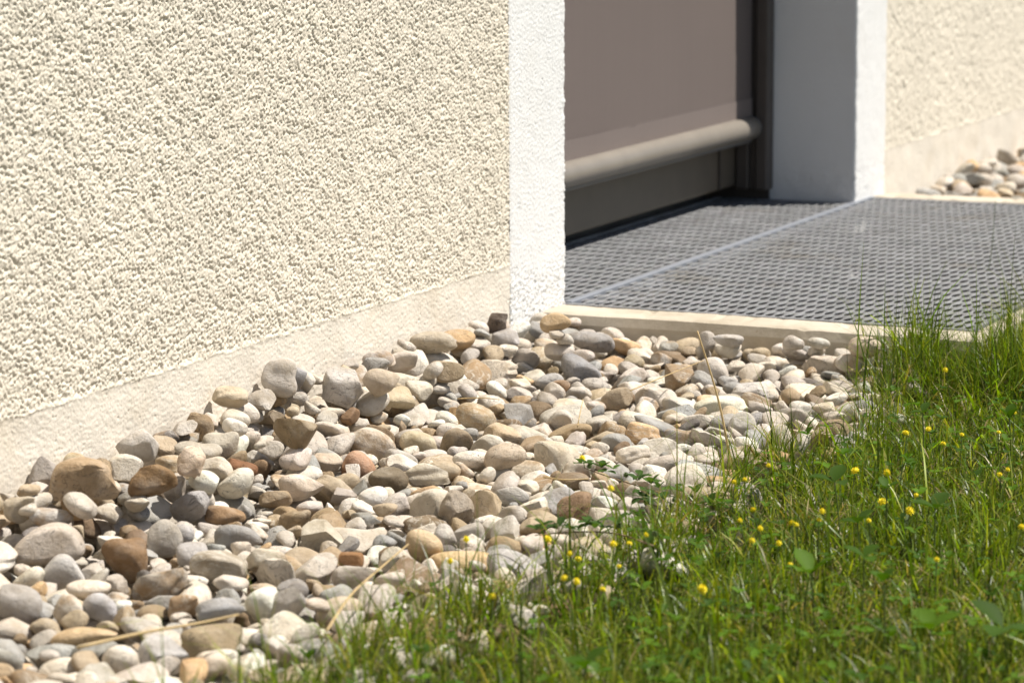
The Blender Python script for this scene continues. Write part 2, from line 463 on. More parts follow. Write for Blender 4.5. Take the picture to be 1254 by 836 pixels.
# ================================================================== ROLLER SCREEN
scr = empty('roller_screen', (W/2, YS, .12), 'taupe fabric roller screen with a round bottom bar lowered over the window', 'sun screen')
def sheet(x0, x1, y, z0, z1, amp, seed, nx=60, nz=60):
    X, Z = np.meshgrid(np.linspace(x0, x1, nx), np.linspace(z0, z1, nz))
    Y = y+fnoise(nx, nz, .02, .02, .35, .5, seed)*amp
    V = np.stack([X, Y, Z], -1).reshape(-1, 3); i = np.arange(nx*nz).reshape(nz, nx)
    return V, np.stack([i[:-1, :-1], i[:-1, 1:], i[1:, 1:], i[1:, :-1]], -1).reshape(-1, 4)
ZT = .1220; RT = .0190
fo = link('fabric', mesh('fabric', *sheet(.035, 1.152, YS, .168, 2.10, .0004, 5), M_FAB, True), scr)
link('hem', mesh('hem', *sheet(.035, 1.152, YS-.0012, ZT+.012, .1705, .0003, 6, 60, 6), M_HEM, True), fo)
P = np.array([[x, YS-.002, ZT] for x in np.linspace(.032, 1.140, 30)])
bar = link('bottom_bar', tube_mesh('bottom_bar', P, RT, M_TUBE, 28), scr)
link('bar_lip', MB().box(.034, 1.139, YS-.006, YS+.004, ZT-RT-.0045, ZT-RT+.001, .001).build('bar_lip', M_CAP).data, bar)
bpy.data.objects.remove([o for o in COL.objects if o.name == 'bar_lip' and o.parent is None][0])
Pc = np.array([[1.140, YS-.002, ZT], [1.1445, YS-.002, ZT], [1.1475, YS-.002, ZT]])
link('end_cap', tube_mesh('end_cap', Pc, [RT+.0005, RT+.0005, RT-.004], M_CAP, 28), bar)
for xa, xb in ((1.152, 1.185), (.002, .035)):
    g = MB().box(xa, xb, .143, .163, .017, 2.11, .002).box(xa, xb, .176, .198, .017, 2.11, .002)
    g.box(xa+.012 if xa > .5 else xa, xb if xa > .5 else xb-.012, .160, .180, .018, 2.109)
    g.build('guide_rail', M_RAIL, scr)

# ================================================================== LIGHT WELL
lw = empty('light_well', (.6, -.27, -.8), 'concrete light well with a pale raised rim round the metal grating', 'light well')
YFR = -.55          # front edge of the grating
K1, K2 = .0804, .0035
def rim(name, x0, x1, y0, y1, z0, z1, seed):
    """a cast concrete rim bar with slightly uneven edges"""
    L = [x1-x0, y1-y0]; ax = 0 if L[0] > L[1] else 1
    n = 60; g = np.random.default_rng(seed)
    t = np.linspace(0, 1, n)
    prof = [(0, 0), (0, .88), (.06, .985), (.15, 1.0), (.85, 1.0), (.94, .985), (1, .88), (1, 0)]
    V = []; F = []
    wob = lambda s: np.convolve(g.standard_normal(n+8), np.ones(9)/9, 'valid')*s
    w1, w2, w3 = wob(.0020), wob(.0020), wob(.0012)
    for k in range(n):
        for (a, b) in prof:
            z = z0+(z1-z0)*b+(w3[k]+g.normal()*.0001 if b > .5 else 0)
            off = w1[k] if a < .3 else (w2[k] if a > .7 else 0)
            ch = -.006*max(0, g.random()-.93)/.07 if b > .9 else 0
            if ax == 1: V.append((x0+(x1-x0)*a+off*.8, y0+(y1-y0)*t[k], z+ch))
            else: V.append((x0+(x1-x0)*t[k], y0+(y1-y0)*a+off*.8, z+ch))
    m_ = len(prof)
    for k in range(n-1):
        for j in range(m_-1):
            F.append([k*m_+j, k*m_+j+1, (k+1)*m_+j+1, (k+1)*m_+j])
    F += [list(range(m_)), [(n-1)*m_+j for j in range(m_)][::-1]]
    o = link(name, mesh(name, V, F, M_CONC, False), lw)
    return o
rim('rim', -K1, -K2, YFR-.035, -.002, -.11, .0, 3)
rim('rim', W+.094, W+.165, YFR-.035, -.002, -.11, .0, 4)
rim('rim', -K2+.001, W+.093, YFR-.035, YFR-.004, -.11, -.001, 5)
# shaft
sh = MB()
sh.box(-K1-.02, -.025, YFR-.075, .30, -.85, -.055); sh.box(W+.115, W+.165, YFR-.075, .30, -.85, -.055)
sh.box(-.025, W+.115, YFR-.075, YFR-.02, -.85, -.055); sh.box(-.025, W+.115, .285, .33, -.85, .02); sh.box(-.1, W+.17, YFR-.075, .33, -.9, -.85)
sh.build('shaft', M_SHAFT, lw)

def grating(x0, x1, y0, y1, label, seed, front):
    root = empty('metal_grating', ((x0+x1)/2, (y0+y1)/2, -.012), label, 'grating', 'galvanised gratings over the light well')
    px, py = .0420, .01335
    bw = .010
    X0, X1, Y0, Y1 = x0+bw, x1-bw, y0+bw*.6, y1-bw*.6
    nx = int(round((X1-X0)/px)); ny = int(round((Y1-Y0)/py)); px = (X1-X0)/nx; py = (Y1-Y0)/ny
    # one cell: outer ring of 8 points, diamond hole ring of 8 points
    ring = np.array([(-1, -1), (0, -1), (1, -1), (1, 0), (1, 1), (0, 1), (-1, 1), (-1, 0)])*.5
    hole = np.array([(-.27, -.24), (0, -.39), (.26, -.19), (.46, 0), (.26, .20), (0, .38), (-.27, .23), (-.44, 0)])
    hz = np.array([.35, .3, .35, .5, .65, .7, .65, .5])*.0022
    rz = np.array([.5, .5, .5, .5, .5, .5, .5, .5])*.0022
    th = .0014
    cx = X0+px*(np.arange(nx)+.5); cy = Y0+py*(np.arange(ny)+.5)
    CX, CY = np.meshgrid(cx, cy); CX = CX.ravel(); CY = CY.ravel(); N = len(CX)
    rg = np.random.default_rng(seed)
    tpl = np.zeros((24, 3))
    tpl[:8, :2] = ring*[px, py]; tpl[:8, 2] = rz
    tpl[8:16, :2] = hole*[px, py]; tpl[8:16, 2] = hz
    tpl[16:24, :2] = hole*[px, py]*.97; tpl[16:24, 2] = hz-th
    V = tpl[None]+np.stack([CX, CY, np.zeros(N)], -1)[:, None]
    V[:, 8:24, 2] += rg.normal(0, .00025, (N, 1))
    V[:, :, 2] += -.0032
    V = V.reshape(-1, 3)
    f = [[k, (k+1) % 8, 8+(k+1) % 8, 8+k] for k in range(8)]+[[8+k, 8+(k+1) % 8, 16+(k+1) % 8, 16+k] for k in range(8)]
    F = (np.array(f)[None]+24*np.arange(N)[:, None, None]).reshape(-1, 4)
    link('mesh', mesh('mesh', V, F, M_GALV, False), root)
    fr = MB()
    fr.box(x0, x0+bw, y0, y1, -.024, -.0006, .0008); fr.box(x1-bw, x1, y0, y1, -.024, -.0006, .0008)
    fr.box(x0+bw, x1-bw, y0, y0+bw*.6, -.024, -.0006, .0008)
    fr.build('frame', M_GALV, root)
    e = MB().box(x0+bw, x1-bw, y1-(.0095 if front else bw*.6), y1, -.024, .0012, .0008).build('edge_bar', M_ZINC if front else M_GALV, root)
    for k in range(1, 3):
        xx = x0+(x1-x0)*k/3
        MB().box(xx-.002, xx+.002, y0+bw*.7, y1-bw*.7, -.028, -.0075).build('support_bar', M_GALV, root)
    return root
grating(-K2+.003, W+.090, YFR, .004, 'large galvanised mesh grating in front of the wall line, next to the grass', 1, True)
grating(.004, W-.004, .0065, .238, 'smaller galvanised mesh grating inside the window recess under the screen', 2, False)

# ================================================================== GROUND
BED = -.545
def rects(name, rs, mat, parent=None):
    b = MB()
    for (x0, x1, y0, y1, z) in rs:
        k = len(b.v); b.v += [(x0, y0, z), (x1, y0, z), (x1, y1, z), (x0, y1, z)]; b.f.append([k, k+1, k+2, k+3])
    o = b.build(name, mat, parent); return o
gx1 = W+.165
g_o = rects('ground', [(-80, 80, -80, -3, -.056), (-80, -3.2, -3, YFR-.075, -.056), (3, 80, -3, YFR-.075, -.056), (-80, -3.2, YFR-.075, BED, -.056), (3, 80, YFR-.075, BED, -.056)], M_LAWN); tag(g_o, kind='structure')
soil_o = rects('soil', [(-3.2, 3, -3, YFR-.075, -.058), (-3.2, -K1, YFR-.075, BED, -.058), (gx1, 3, YFR-.075, BED, -.058)], M_SOIL); tag(soil_o, kind='structure')
b = MB()
for (x0, x1) in ((-80, -K1-.0205), (gx1+.001, 80)):
    k = len(b.v); b.v += [(x0, BED, -.105), (x1, BED, -.105), (x1, .02, -.105), (x0, .02, -.105), (x0, BED, -.0585), (x1, BED, -.0585)]
    b.f += [[k, k+1, k+2, k+3], [k, k+1, k+5, k+4]]
tag(b.build('gravel_bed', M_SOIL), kind='structure')

# ================================================================== PEBBLES
def icosphere(sub):
    t = (1+5**.5)/2
    V = [(-1, t, 0), (1, t, 0), (-1, -t, 0), (1, -t, 0), (0, -1, t), (0, 1, t), (0, -1, -t), (0, 1, -t), (t, 0, -1), (t, 0, 1), (-t, 0, -1), (-t, 0, 1)]
    V = [np.array(v)/np.linalg.norm(v) for v in V]
    F = [(0, 11, 5), (0, 5, 1), (0, 1, 7), (0, 7, 10), (0, 10, 11), (1, 5, 9), (5, 11, 4), (11, 10, 2), (10, 7, 6), (7, 1, 8), (3, 9, 4), (3, 4, 2), (3, 2, 6), (3, 6, 8), (3, 8, 9), (4, 9, 5), (2, 4, 11), (6, 2, 10), (8, 6, 7), (9, 8, 1)]
    for _ in range(sub):
        c = {}; nf = []
        def mid(a, b_):
            k = (min(a, b_), max(a, b_))
            if k not in c:
                q = V[a]+V[b_]; V.append(q/np.linalg.norm(q)); c[k] = len(V)-1
            return c[k]
        for (a, b_, d) in F:
            x, y, z = mid(a, b_), mid(b_, d), mid(d, a); nf += [(a, x, z), (b_, y, x), (d, z, y), (x, y, z)]
        F = nf
    return np.array(V), np.array(F)
ICO = {k: icosphere(k) for k in (1, 2, 3)}

def stone_shape(sub, kind, seed):
    """unit stone (fits roughly -1..1); kind: round, flat, angular, block, rough"""
    g = np.random.default_rng(seed); D, F = ICO[sub]
    P = D.copy()
    e = {'round': .95, 'flat': .9, 'angular': .85, 'block': .55, 'rough': .85}[kind]*g.uniform(.9, 1.05)
    P = np.sign(P)*np.abs(P)**e
    P /= np.max(np.linalg.norm(P, axis=1))**.5
    # egg / bean asymmetry
    P = P*(1+.16*g.normal()*P[:, :1]*[[0, 1, 1]]+.12*g.normal()*P[:, 1:2]*[[1, 0, 1]])
    P[:, 2] += .20*g.normal()*P[:, 0]**2; P[:, 1] += .18*g.normal()*P[:, 0]**2
    d = np.zeros(len(P))
    for _ in range(5):
        k = g.normal(size=3)*1.5; d += np.sin(P@k*1.15+g.uniform(0, 6.3))*.060
    if kind in ('rough', 'angular', 'block'):
        for _ in range(8):
            k = g.normal(size=3)*4.5; d += np.sin(P@k+g.uniform(0, 6.3))*(.028 if kind == 'rough' else .011)
    P *= (1+d)[:, None]
    ncut = {'round': g.integers(1, 4), 'flat': g.integers(1, 4), 'angular': g.integers(5, 9), 'block': 3, 'rough': g.integers(2, 5)}[kind]
    for _ in range(ncut):
        n_ = g.normal(size=3); n_ /= np.linalg.norm(n_)
        h = g.uniform(.42, .74) if kind in ('angular', 'rough') else g.uniform(.58, .86)
        s = P@n_; P = P-np.maximum(0, s-h)[:, None]*n_*g.uniform(.85, 1.)
    P -= (P.max(0)+P.min(0))/2
    P /= np.abs(P).max(0)
    return P, F

def rot(axis, a):
    return np.array(Matrix.Rotation(a, 3, Vector(axis)))
VIEWH = np.array([_fw[0], _fw[1], 0]); VIEWH /= np.linalg.norm(VIEWH)
VFRAME = np.stack([np.array([VIEWH[1], -VIEWH[0], 0]), VIEWH, np.array([0, 0, 1.])], 1)   # columns: right, away, up

class Bed:
    res = .002
    def __init__(s, x0, x1, y0, y1, base):
        s.x0, s.y0 = x0, y0; s.nx = int((x1-x0)/s.res); s.ny = int((y1-y0)/s.res); s.x1, s.y1 = x1, y1
        s.H = np.full((s.ny, s.nx), base, float); s.st = []
    def env(s, x, y, ax, Rm):
        Q = Rm@np.diag(1/np.asarray(ax)**2)@Rm.T; A = Rm@np.diag(np.asarray(ax)**2)@Rm.T
        ex, ey = math.sqrt(A[0, 0]), math.sqrt(A[1, 1])
        i0 = int((x-ex-s.x0)/s.res); i1 = int((x+ex-s.x0)/s.res)+1; j0 = int((y-ey-s.y0)/s.res); j1 = int((y+ey-s.y0)/s.res)+1
        if i0 < 0 or j0 < 0 or i1 > s.nx or j1 > s.ny: return None
        dx = s.x0+(np.arange(i0, i1)+.5)*s.res-x; dy = s.y0+(np.arange(j0, j1)+.5)*s.res-y
        DX, DY = np.meshgrid(dx, dy)
        bq = Q[0, 2]*DX+Q[1, 2]*DY; cq = Q[0, 0]*DX**2+2*Q[0, 1]*DX*DY+Q[1, 1]*DY**2-1
        disc = bq**2-Q[2, 2]*cq; ok = disc > 0; sq = np.sqrt(np.maximum(disc, 0))
        return (slice(j0, j1), slice(i0, i1)), ok, (-bq-sq)/Q[2, 2], (-bq+sq)/Q[2, 2]
    def rest(s, x, y, ax, Rm):
        e = s.env(x, y, ax, Rm)
        if e is None: return None
        sl, ok, lo, up = e
        if not ok.any(): return None
        d = (s.H[sl]-lo)[ok]
        k = max(1, int(len(d)*.055)); z = np.partition(d, -k)[-k]
        return z, e
    def put(s, x, y, z, ax, Rm, e, info):
        sl, ok, lo, up = e
        Hs = s.H[sl]; Hs[ok] = np.maximum(Hs[ok], (z+up)[ok])
        s.st.append(dict(p=np.array([x, y, z]), ax=np.array(ax), R=Rm, **info))

PAL = [  # weight, sRGB-ish lit colour, name
    (26, (196, 186, 174), 'pale grey'), (16, (208, 197, 180), 'cream'), (11, (220, 212, 200), 'off-white'),
    (13, (158, 157, 155), 'blue-grey'), (9, (186, 177, 168), 'pinkish grey'), (9, (184, 164, 130), 'beige'),
    (7, (162, 137, 98), 'tan'), (2.6, (134, 109, 76), 'brown'), (2.2, (205, 165, 108), 'yellow ochre'), (1.3, (112, 104, 99), 'dark grey'), (.5, (146, 110, 72), 'rust brown')]
PW = np.array([p[0] for p in PAL]); PW = PW/PW.sum()
def albedo(c):
    a = np.array(srgb(*c)); a = a*1.09*np.array([1.02, 1.0, .955]); l = a.mean(); return np.clip(l+(a-l)*(.70 if a[2] < .55*a[0] else .72), .02, .78)
def rand_col(g):
    k = g.choice(len(PAL), p=PW); c = np.array(PAL[k][1], float)*g.uniform(.93, 1.06)+g.normal(0, 1.0, 3)
    return np.clip(c, 20, 235), PAL[k][2]
def col_name(c):
    d = [sum((np.array(p[1])-c)**2) for p in PAL]; return PAL[int(np.argmin(d))][2]

def zt(x, y):   # height of the finished pebble surface
    return -.034+(.048+.014*math.exp(-((x+.75)/.35)**2))*(1-.45*min(1, max(0, (x+.30)/.17)))*math.exp(y/.075)+.020*math.exp((x+K1)/.13)

# notable stones: photo px centre, width, height, colour, shape, tilt(deg), own label
HERO = [
 (109,598,74,52,(180,150,108),'block',-6,'squared tan block of stone with a crack, largest angular stone by the wall'),
 (85,573,38,40,(216,200,160),'round',0,'cream stone with a yellow patch standing upright behind the tan block'),
 (47,586,40,36,(165,157,152),'angular',35,None),(164,544,52,40,(200,192,183),'angular',-12,None),(201,537,36,26,(128,120,115),'rough',0,None),
 (238,522,42,40,(156,130,92),'block',0,'tan brown cube-like stone against the plinth band'),(271,539,46,38,(186,176,158),'round',-25,None),(291,502,48,34,(206,196,186),'round',-8,None),
 (283,485,44,26,(200,182,152),'rough',0,None),(341,462,44,46,(196,188,180),'round',0,'large round pale grey stone topping the pile against the wall'),(363,477,32,36,(152,150,153),'round',20,None),
 (360,527,58,36,(152,130,92),'angular',12,'olive tan angular stone lying over grey pebbles'),(183,591,56,42,(140,106,56),'block',4,'rusty brown flat-faced stone next to the tan block'),(214,588,30,38,(184,175,168),'round',-10,None),
 (238,571,34,36,(218,192,165),'rough',10,'pinkish stone with a crackled orange face'),(263,576,46,30,(208,196,178),'flat',-5,None),(281,566,42,20,(140,90,42),'flat',10,None),(203,562,38,28,(180,172,168),'flat',0,None),
 (244,551,58,22,(178,168,152),'flat',4,None),(288,604,48,34,(226,214,196),'round',-15,None),(293,584,38,28,(190,170,130),'rough',0,None),(368,599,56,32,(214,198,182),'rough',0,'cream stone with a hollow rough face'),
 (315,564,56,24,(168,152,126),'flat',4,None),(397,566,46,24,(204,184,162),'flat',0,None),(152,614,42,36,(142,117,82),'angular',0,None),(235,628,48,36,(162,157,157),'angular',-38,'slanting pointed slate grey stone'),
 (273,631,50,22,(154,118,72),'flat',4,None),(188,619,30,28,(206,206,206),'round',0,'small white stone marbled with grey'),(196,635,46,26,(208,198,188),'flat',-12,None),(121,636,62,36,(198,187,173),'flat',8,None),
 (67,638,56,28,(176,170,168),'flat',0,None),(20,628,38,32,(182,167,142),'angular',0,None),(164,633,32,26,(198,184,168),'rough',0,None),(146,648,56,20,(168,158,143),'flat',4,None),(293,656,60,36,(152,150,150),'flat',-6,None),
 (57,670,88,50,(194,180,166),'flat',-8,'very large flattened beige-grey stone with faint wavy bands'),(152,683,60,54,(142,107,62),'round',15,'large smooth chocolate-tan stone with a rounded top'),(79,700,52,46,(192,189,188),'round',30,None),
 (196,715,66,48,(178,165,150),'rough',0,'large rough-textured grey-beige stone'),(273,697,70,52,(170,158,140),'flat',-8,'large olive-grey stone with a thin pale line across it'),(200,663,46,48,(180,173,164),'round',20,None),(233,680,38,32,(174,169,168),'round',0,None),
 (221,655,36,24,(176,172,172),'flat',0,None),(115,668,34,32,(168,160,152),'round',15,None),(181,668,28,36,(116,100,74),'rough',10,None),(330,687,50,36,(200,190,170),'angular',0,None),(392,656,58,50,(194,184,164),'angular',20,None),
 (325,740,40,44,(228,221,208),'round',0,'egg-shaped white stone standing upright'),(268,747,58,28,(154,154,158),'flat',-4,None),(219,745,38,30,(166,134,92),'block',0,None),(110,722,56,24,(218,203,184),'flat',0,None),(124,744,42,36,(186,184,188),'round',0,None),
 (20,744,54,54,(170,164,160),'round',25,None),(84,747,36,42,(210,200,184),'flat',-35,None),(198,800,64,50,(190,187,187),'angular',-10,None),(258,785,78,38,(164,143,104),'block',-8,'long tan brown stone near the grass tips'),(258,812,54,32,(222,207,188),'flat',0,None),
 (147,804,46,38,(218,208,194),'round',0,None),(103,778,82,22,(204,172,122),'flat',-10,'long narrow yellowish stone lying beside a straw'),(358,722,40,32,(156,151,150),'round',0,None),(362,742,48,38,(176,170,166),'flat',-30,None),
 (420,475,52,44,(190,183,177),'angular',20,None),(464,473,45,33,(194,177,155),'round',0,None),(517,413,58,28,(186,172,150),'flat',-4,None),(607,394,26,24,(112,96,84),'angular',0,'dark brown angular stone against the foot of the white surround'),
 (581,517,50,32,(182,162,126),'round',12,'smooth yellowish-tan oval stone'),(559,537,41,32,(152,132,102),'round',0,None),(438,566,42,40,(192,142,102),'round',0,'orange-pink rounded stone among pale pebbles'),(480,588,50,30,(122,107,82),'flat',4,'dark olive flat oval stone'),
 (677,562,56,48,(208,195,172),'block',25,'large cream stone with a broken grey end'),(608,538,48,36,(198,172,132),'rough',10,None),(708,455,52,36,(150,149,153),'flat',28,'large blue-grey stone sloping down with a pale vein'),(788,531,46,28,(208,168,112),'round',8,'smooth apricot-yellow stone between grey pebbles'),
 (619,414,34,26,(180,175,174),'round',0,None),(678,395,38,24,(204,174,128),'round',-4,None),(552,452,44,28,(170,148,112),'flat',8,None),(557,422,46,24,(196,158,102),'round',0,None),(517,542,50,30,(198,183,148),'flat',10,None),
 (722,417,60,24,(154,149,147),'flat',4,None),(755,492,38,28,(162,142,112),'flat',-12,None),(618,568,52,30,(194,174,149),'flat',-8,None),(520,581,56,28,(204,194,174),'rough',0,None),(588,562,46,22,(218,208,194),'flat',0,None),
 (527,621,56,42,(204,193,174),'flat',-38,None),(594,621,40,40,(198,174,134),'angular',20,None),(705,621,46,34,(154,122,86),'rough',-20,'brown stone with a wrinkled deeply grooved face'),(455,610,37,28,(220,215,210),'round',0,None),(626,607,42,28,(174,169,164),'round',20,None),
 (515,668,48,38,(196,168,124),'flat',20,None),(567,685,88,32,(214,180,122),'flat',-6,'long flat honey-yellow stone half covered by grass'),(479,810,62,54,(218,208,194),'round',0,'big white stone surrounded by grass blades'),(432,686,30,32,(152,105,45),'angular',0,'small rusty orange stone'),
 (483,687,40,36,(194,184,164),'round',0,None),(417,747,46,56,(208,188,160),'flat',60,None),(574,648,40,30,(180,175,170),'round',0,None),(541,655,30,30,(190,185,182),'round',0,None),(564,628,42,42,(164,148,128),'rough',0,None),
 (896,418,40,16,(190,185,182),'flat',4,'smooth pale oval pebble lying along the concrete rim'),(970,422,26,20,(200,190,180),'round',20,None),(999,425,28,14,(190,185,175),'flat',8,None),(1059,425,40,26,(210,190,170),'round',0,None),(867,417,20,22,(186,178,170),'round',0,None),
 (1010,447,50,30,(200,186,170),'angular',20,None),(885,497,68,26,(228,218,194),'flat',0,'wide flat white slab-like stone'),(918,481,45,28,(200,195,192),'rough',0,None),(832,465,36,32,(152,132,107),'angular',0,None),(867,458,40,32,(200,190,180),'round',0,None),
 (909,520,34,36,(190,185,176),'round',10,None),(836,534,44,30,(154,149,144),'flat',0,None),(840,588,54,46,(220,210,195),'round',20,None),(955,537,32,34,(172,162,142),'round',0,None)]

bed = Bed(-2.02, -K1-.003, -.615, -.002, -.105)
bed.H[:int((BED+.615)/Bed.res), :] = -.062
g = np.random.default_rng(5)
def rand_axes(g, mean):
    a = mean*math.exp(g.normal(0, .24)); return np.array([a, a*g.uniform(.66, .95), a*g.uniform(.40, .68)])/2
def rand_rot(g, tilt):
    return rot((0, 0, 1), g.uniform(0, 6.28))@rot((1, 0, 0), g.normal(0, tilt))@rot((0, 1, 0), g.normal(0, tilt))
FAT = {'round': 1.0, 'flat': 1.0, 'rough': 1.02, 'angular': 1.0, 'block': 1.10}   # how far a stone's corners pass its ellipsoid
def lawn_edge(x):
    return (-.535-.022*math.exp(-((x+.88)/.12)**2)+.022*sin(x*7.3+1)+.014*sin(x*17+.4)+.010*sin(x*41)
            +.012*min(1, max(0, (x+.45)/.3))+.035*min(1, max(0, (-1.05-x)/.15))-(.05 if x < -1.0 else .012))
def fill(bed, n, mean, tilt, K, limit, x0, x1, y0, y1, phase, kinds, g):
    miss = 0
    for _ in range(n):
        ax = rand_axes(g, mean); Rm = rand_rot(g, tilt); best = None
        kd = g.choice(kinds[0], p=kinds[1]); fat = FAT[kd]
        for _k in range(K):
            x, y = g.uniform(x0, x1), g.uniform(y0, y1)
            if y < lawn_edge(x): continue
            r = bed.rest(x, y, ax*fat, Rm)
            if r is None: continue
            top = r[0]+ax[2]*.9-limit(x, y)
            if best is None or top < best[0]: best = (top, x, y, r)
        if best is None or best[0] > 0:
            miss += 1
            if miss > 250: break
            continue
        _, x, y, (z, e) = best
        c, nm = rand_col(g)
        bed.put(x, y, z-.0010, ax, Rm, e, dict(col=c, name=nm, kind=kd, phase=phase, label=None))
KINDS = (['round', 'flat', 'angular', 'rough', 'block'], [.40, .22, .2, .13, .05])
fill(bed, 1500, .036, .25, 6, lambda x, y: zt(x, y)-.020+.008*math.exp(y/.05), -2.0, -K1, -.61, 0, 0, KINDS, g)
for (cx, cy, pw, ph, c, kd, tl, lab) in sorted(HERO, key=lambda h: -h[2]*h[3]):
    P0 = onz(cx, cy, zt(-.5, -.25)); P0[1] = min(P0[1], -.012)
    P0 = onz(cx, cy, zt(P0[0], P0[1])-.006)
    if P0[1] > -.012:
        P0 = ony(cx, cy, -.016)
    d = project(P0)[2]; k = d/FPX
    ww, hh = pw*k*1.02, ph*k*1.06
    ax = np.array([ww, min(.5*(ww+hh), ww)*g.uniform(.75, .95), hh])/2
    if kd == 'flat': ax[2] *= .95
    Rm = VFRAME@rot((0, 1, 0), -radians(-tl))@rot((0, 0, 1), g.normal(0, .25))@rot((1, 0, 0), g.normal(0, .12))
    # small stones underneath carry a stone that would otherwise sink out of view
    zw = float(P0[2])
    for _s in range(10):
        r = bed.rest(P0[0], min(P0[1], -.004-max(ax[:2])), ax, Rm)
        if r is None or r[0] > zw-.005: break
        a2 = rand_axes(g, .026); R2 = rand_rot(g, .3); x2, y2 = P0[0]+g.normal(0, .012), min(P0[1]+g.normal(0, .010), -.018)
        r2 = bed.rest(x2, y2, a2, R2)
        if r2 is None: continue
        c2, nm2 = rand_col(g); bed.put(x2, y2, r2[0]-.0006, a2, R2, r2[1], dict(col=c2, name=nm2, kind='round', phase=2, label=None))
    best = None
    for _k in range(20):
        x, y = P0[0]+g.normal(0, .004)*(_k > 0)+VIEWH[0]*g.uniform(-.015, .015)*(_k > 0), P0[1]+g.normal(0, .003)*(_k > 0)+VIEWH[1]*g.uniform(-.015, .015)*(_k > 0)
        ey = math.sqrt((Rm@np.diag(ax**2)@Rm.T)[1, 1]); y = min(y, -.004-ey*FAT[kd]); ex = math.sqrt((Rm@np.diag(ax**2)@Rm.T)[0, 0]); x = min(x, -K1-.006-ex)
        r = bed.rest(x, y, ax*FAT[kd], Rm)
        if r is None: continue
        u, v, _ = project(np.array([x, y, r[0]])); err = abs(v-cy)+.6*abs(u-cx)
        if best is None or err < best[0]: best = (err, x, y, r)
    if best is None or (best[0] > 16 and not lab) or best[0] > 30 or best[3][0]-zw > .016:
        print('skip', cx, cy, None if best is None else round(best[0]), lab); continue
    err, x, y, (z, e) = best
    bed.put(x, y, z-.0008, ax, Rm, e, dict(col=np.array(c, float), name=col_name(np.array(c)), kind=kd, phase=1, label=lab, px=(cx, cy)))
fill(bed, 1500, .0375, .34, 16, lambda x, y: zt(x, y)+.003+.009*math.exp(y/.05), -2.0, -K1, -.61, 0, 2, KINDS, g)
fill(bed, 420, .034, .40, 10, lambda x, y: zt(x, 0)+.004-.008*min(1, max(0, (x+.32)/.15))+.4*(y if y < -.04 else 0), -1.75, -K1, -.085, 0, 2, KINDS, g)
fill(bed, 160, .030, .40, 8, lambda x, y: zt(x, y)+.001, -.22, -K1, -.46, -.04, 2, KINDS, g)
fill(bed, 800, .0255, .45, 20, lambda x, y: zt(x, y), -2.0, -K1, -.61, 0, 3, KINDS, g)

fill(bed, 900, .0185, .5, 40, lambda x, y: zt(x, y)-.006, -1.8, -K1, -.56, 0, 3, KINDS, g)
bed2 = Bed(gx1+.003, 2.75, -.40, -.002, -.105)
g2 = np.random.default_rng(9)
lim2 = lambda x, y: -.020+.050*math.exp(y/.075)*min(1, (x-gx1)/.35)
fill(bed2, 700, .036, .25, 6, lambda x, y: lim2(x, y)-.02, gx1, 2.75, -.4, 0, 0, KINDS, g2)
fill(bed2, 700, .040, .30, 12, lim2, gx1, 2.75, -.4, 0, 2, KINDS, g2)

stones = [dict(s, area='near') for s in bed.st]+[dict(s, area='far') for s in bed2.st]
# which stones show, and how large: painter's pass over projected ellipses, photo pixels / 2
ids = np.full((418, 627), -1, int)
order = sorted(range(len(stones)), key=lambda i: -project(stones[i]['p'])[2])
for i in order:
    s = stones[i]; u, v, d = project(s['p'])
    A = s['R']@np.diag(s['ax']**2)@s['R'].T; k = FPX/d/2
    c2 = np.array([[CR@A@CR, CR@A@CU], [CR@A@CU, CU@A@CU]])*k*k
    Qi = np.linalg.inv(c2); ex, ey = math.sqrt(c2[0, 0]), math.sqrt(c2[1, 1])
    u, v = u/2, v/2
    a0, a1, b0, b1 = max(0, int(u-ex)), min(627, int(u+ex)+2), max(0, int(v-ey)), min(418, int(v+ey)+2)
    if a0 >= a1 or b0 >= b1: continue
    X, Y = np.meshgrid(np.arange(a0, a1)-u, -(np.arange(b0, b1)-v))
    ok = Qi[0, 0]*X*X+2*Qi[0, 1]*X*Y+Qi[1, 1]*Y*Y < 1
    ids[b0:b1, a0:a1][ok] = i
# the far rim hides what lies behind it
cnt = np.bincount(ids[ids >= 0].ravel(), minlength=len(stones))
show = sorted(range(len(stones)), key=lambda i: -(cnt[i]+(1e4 if stones[i]['phase'] == 1 else 0)))[:300]
show = set(i for i in show if cnt[i] > 0)

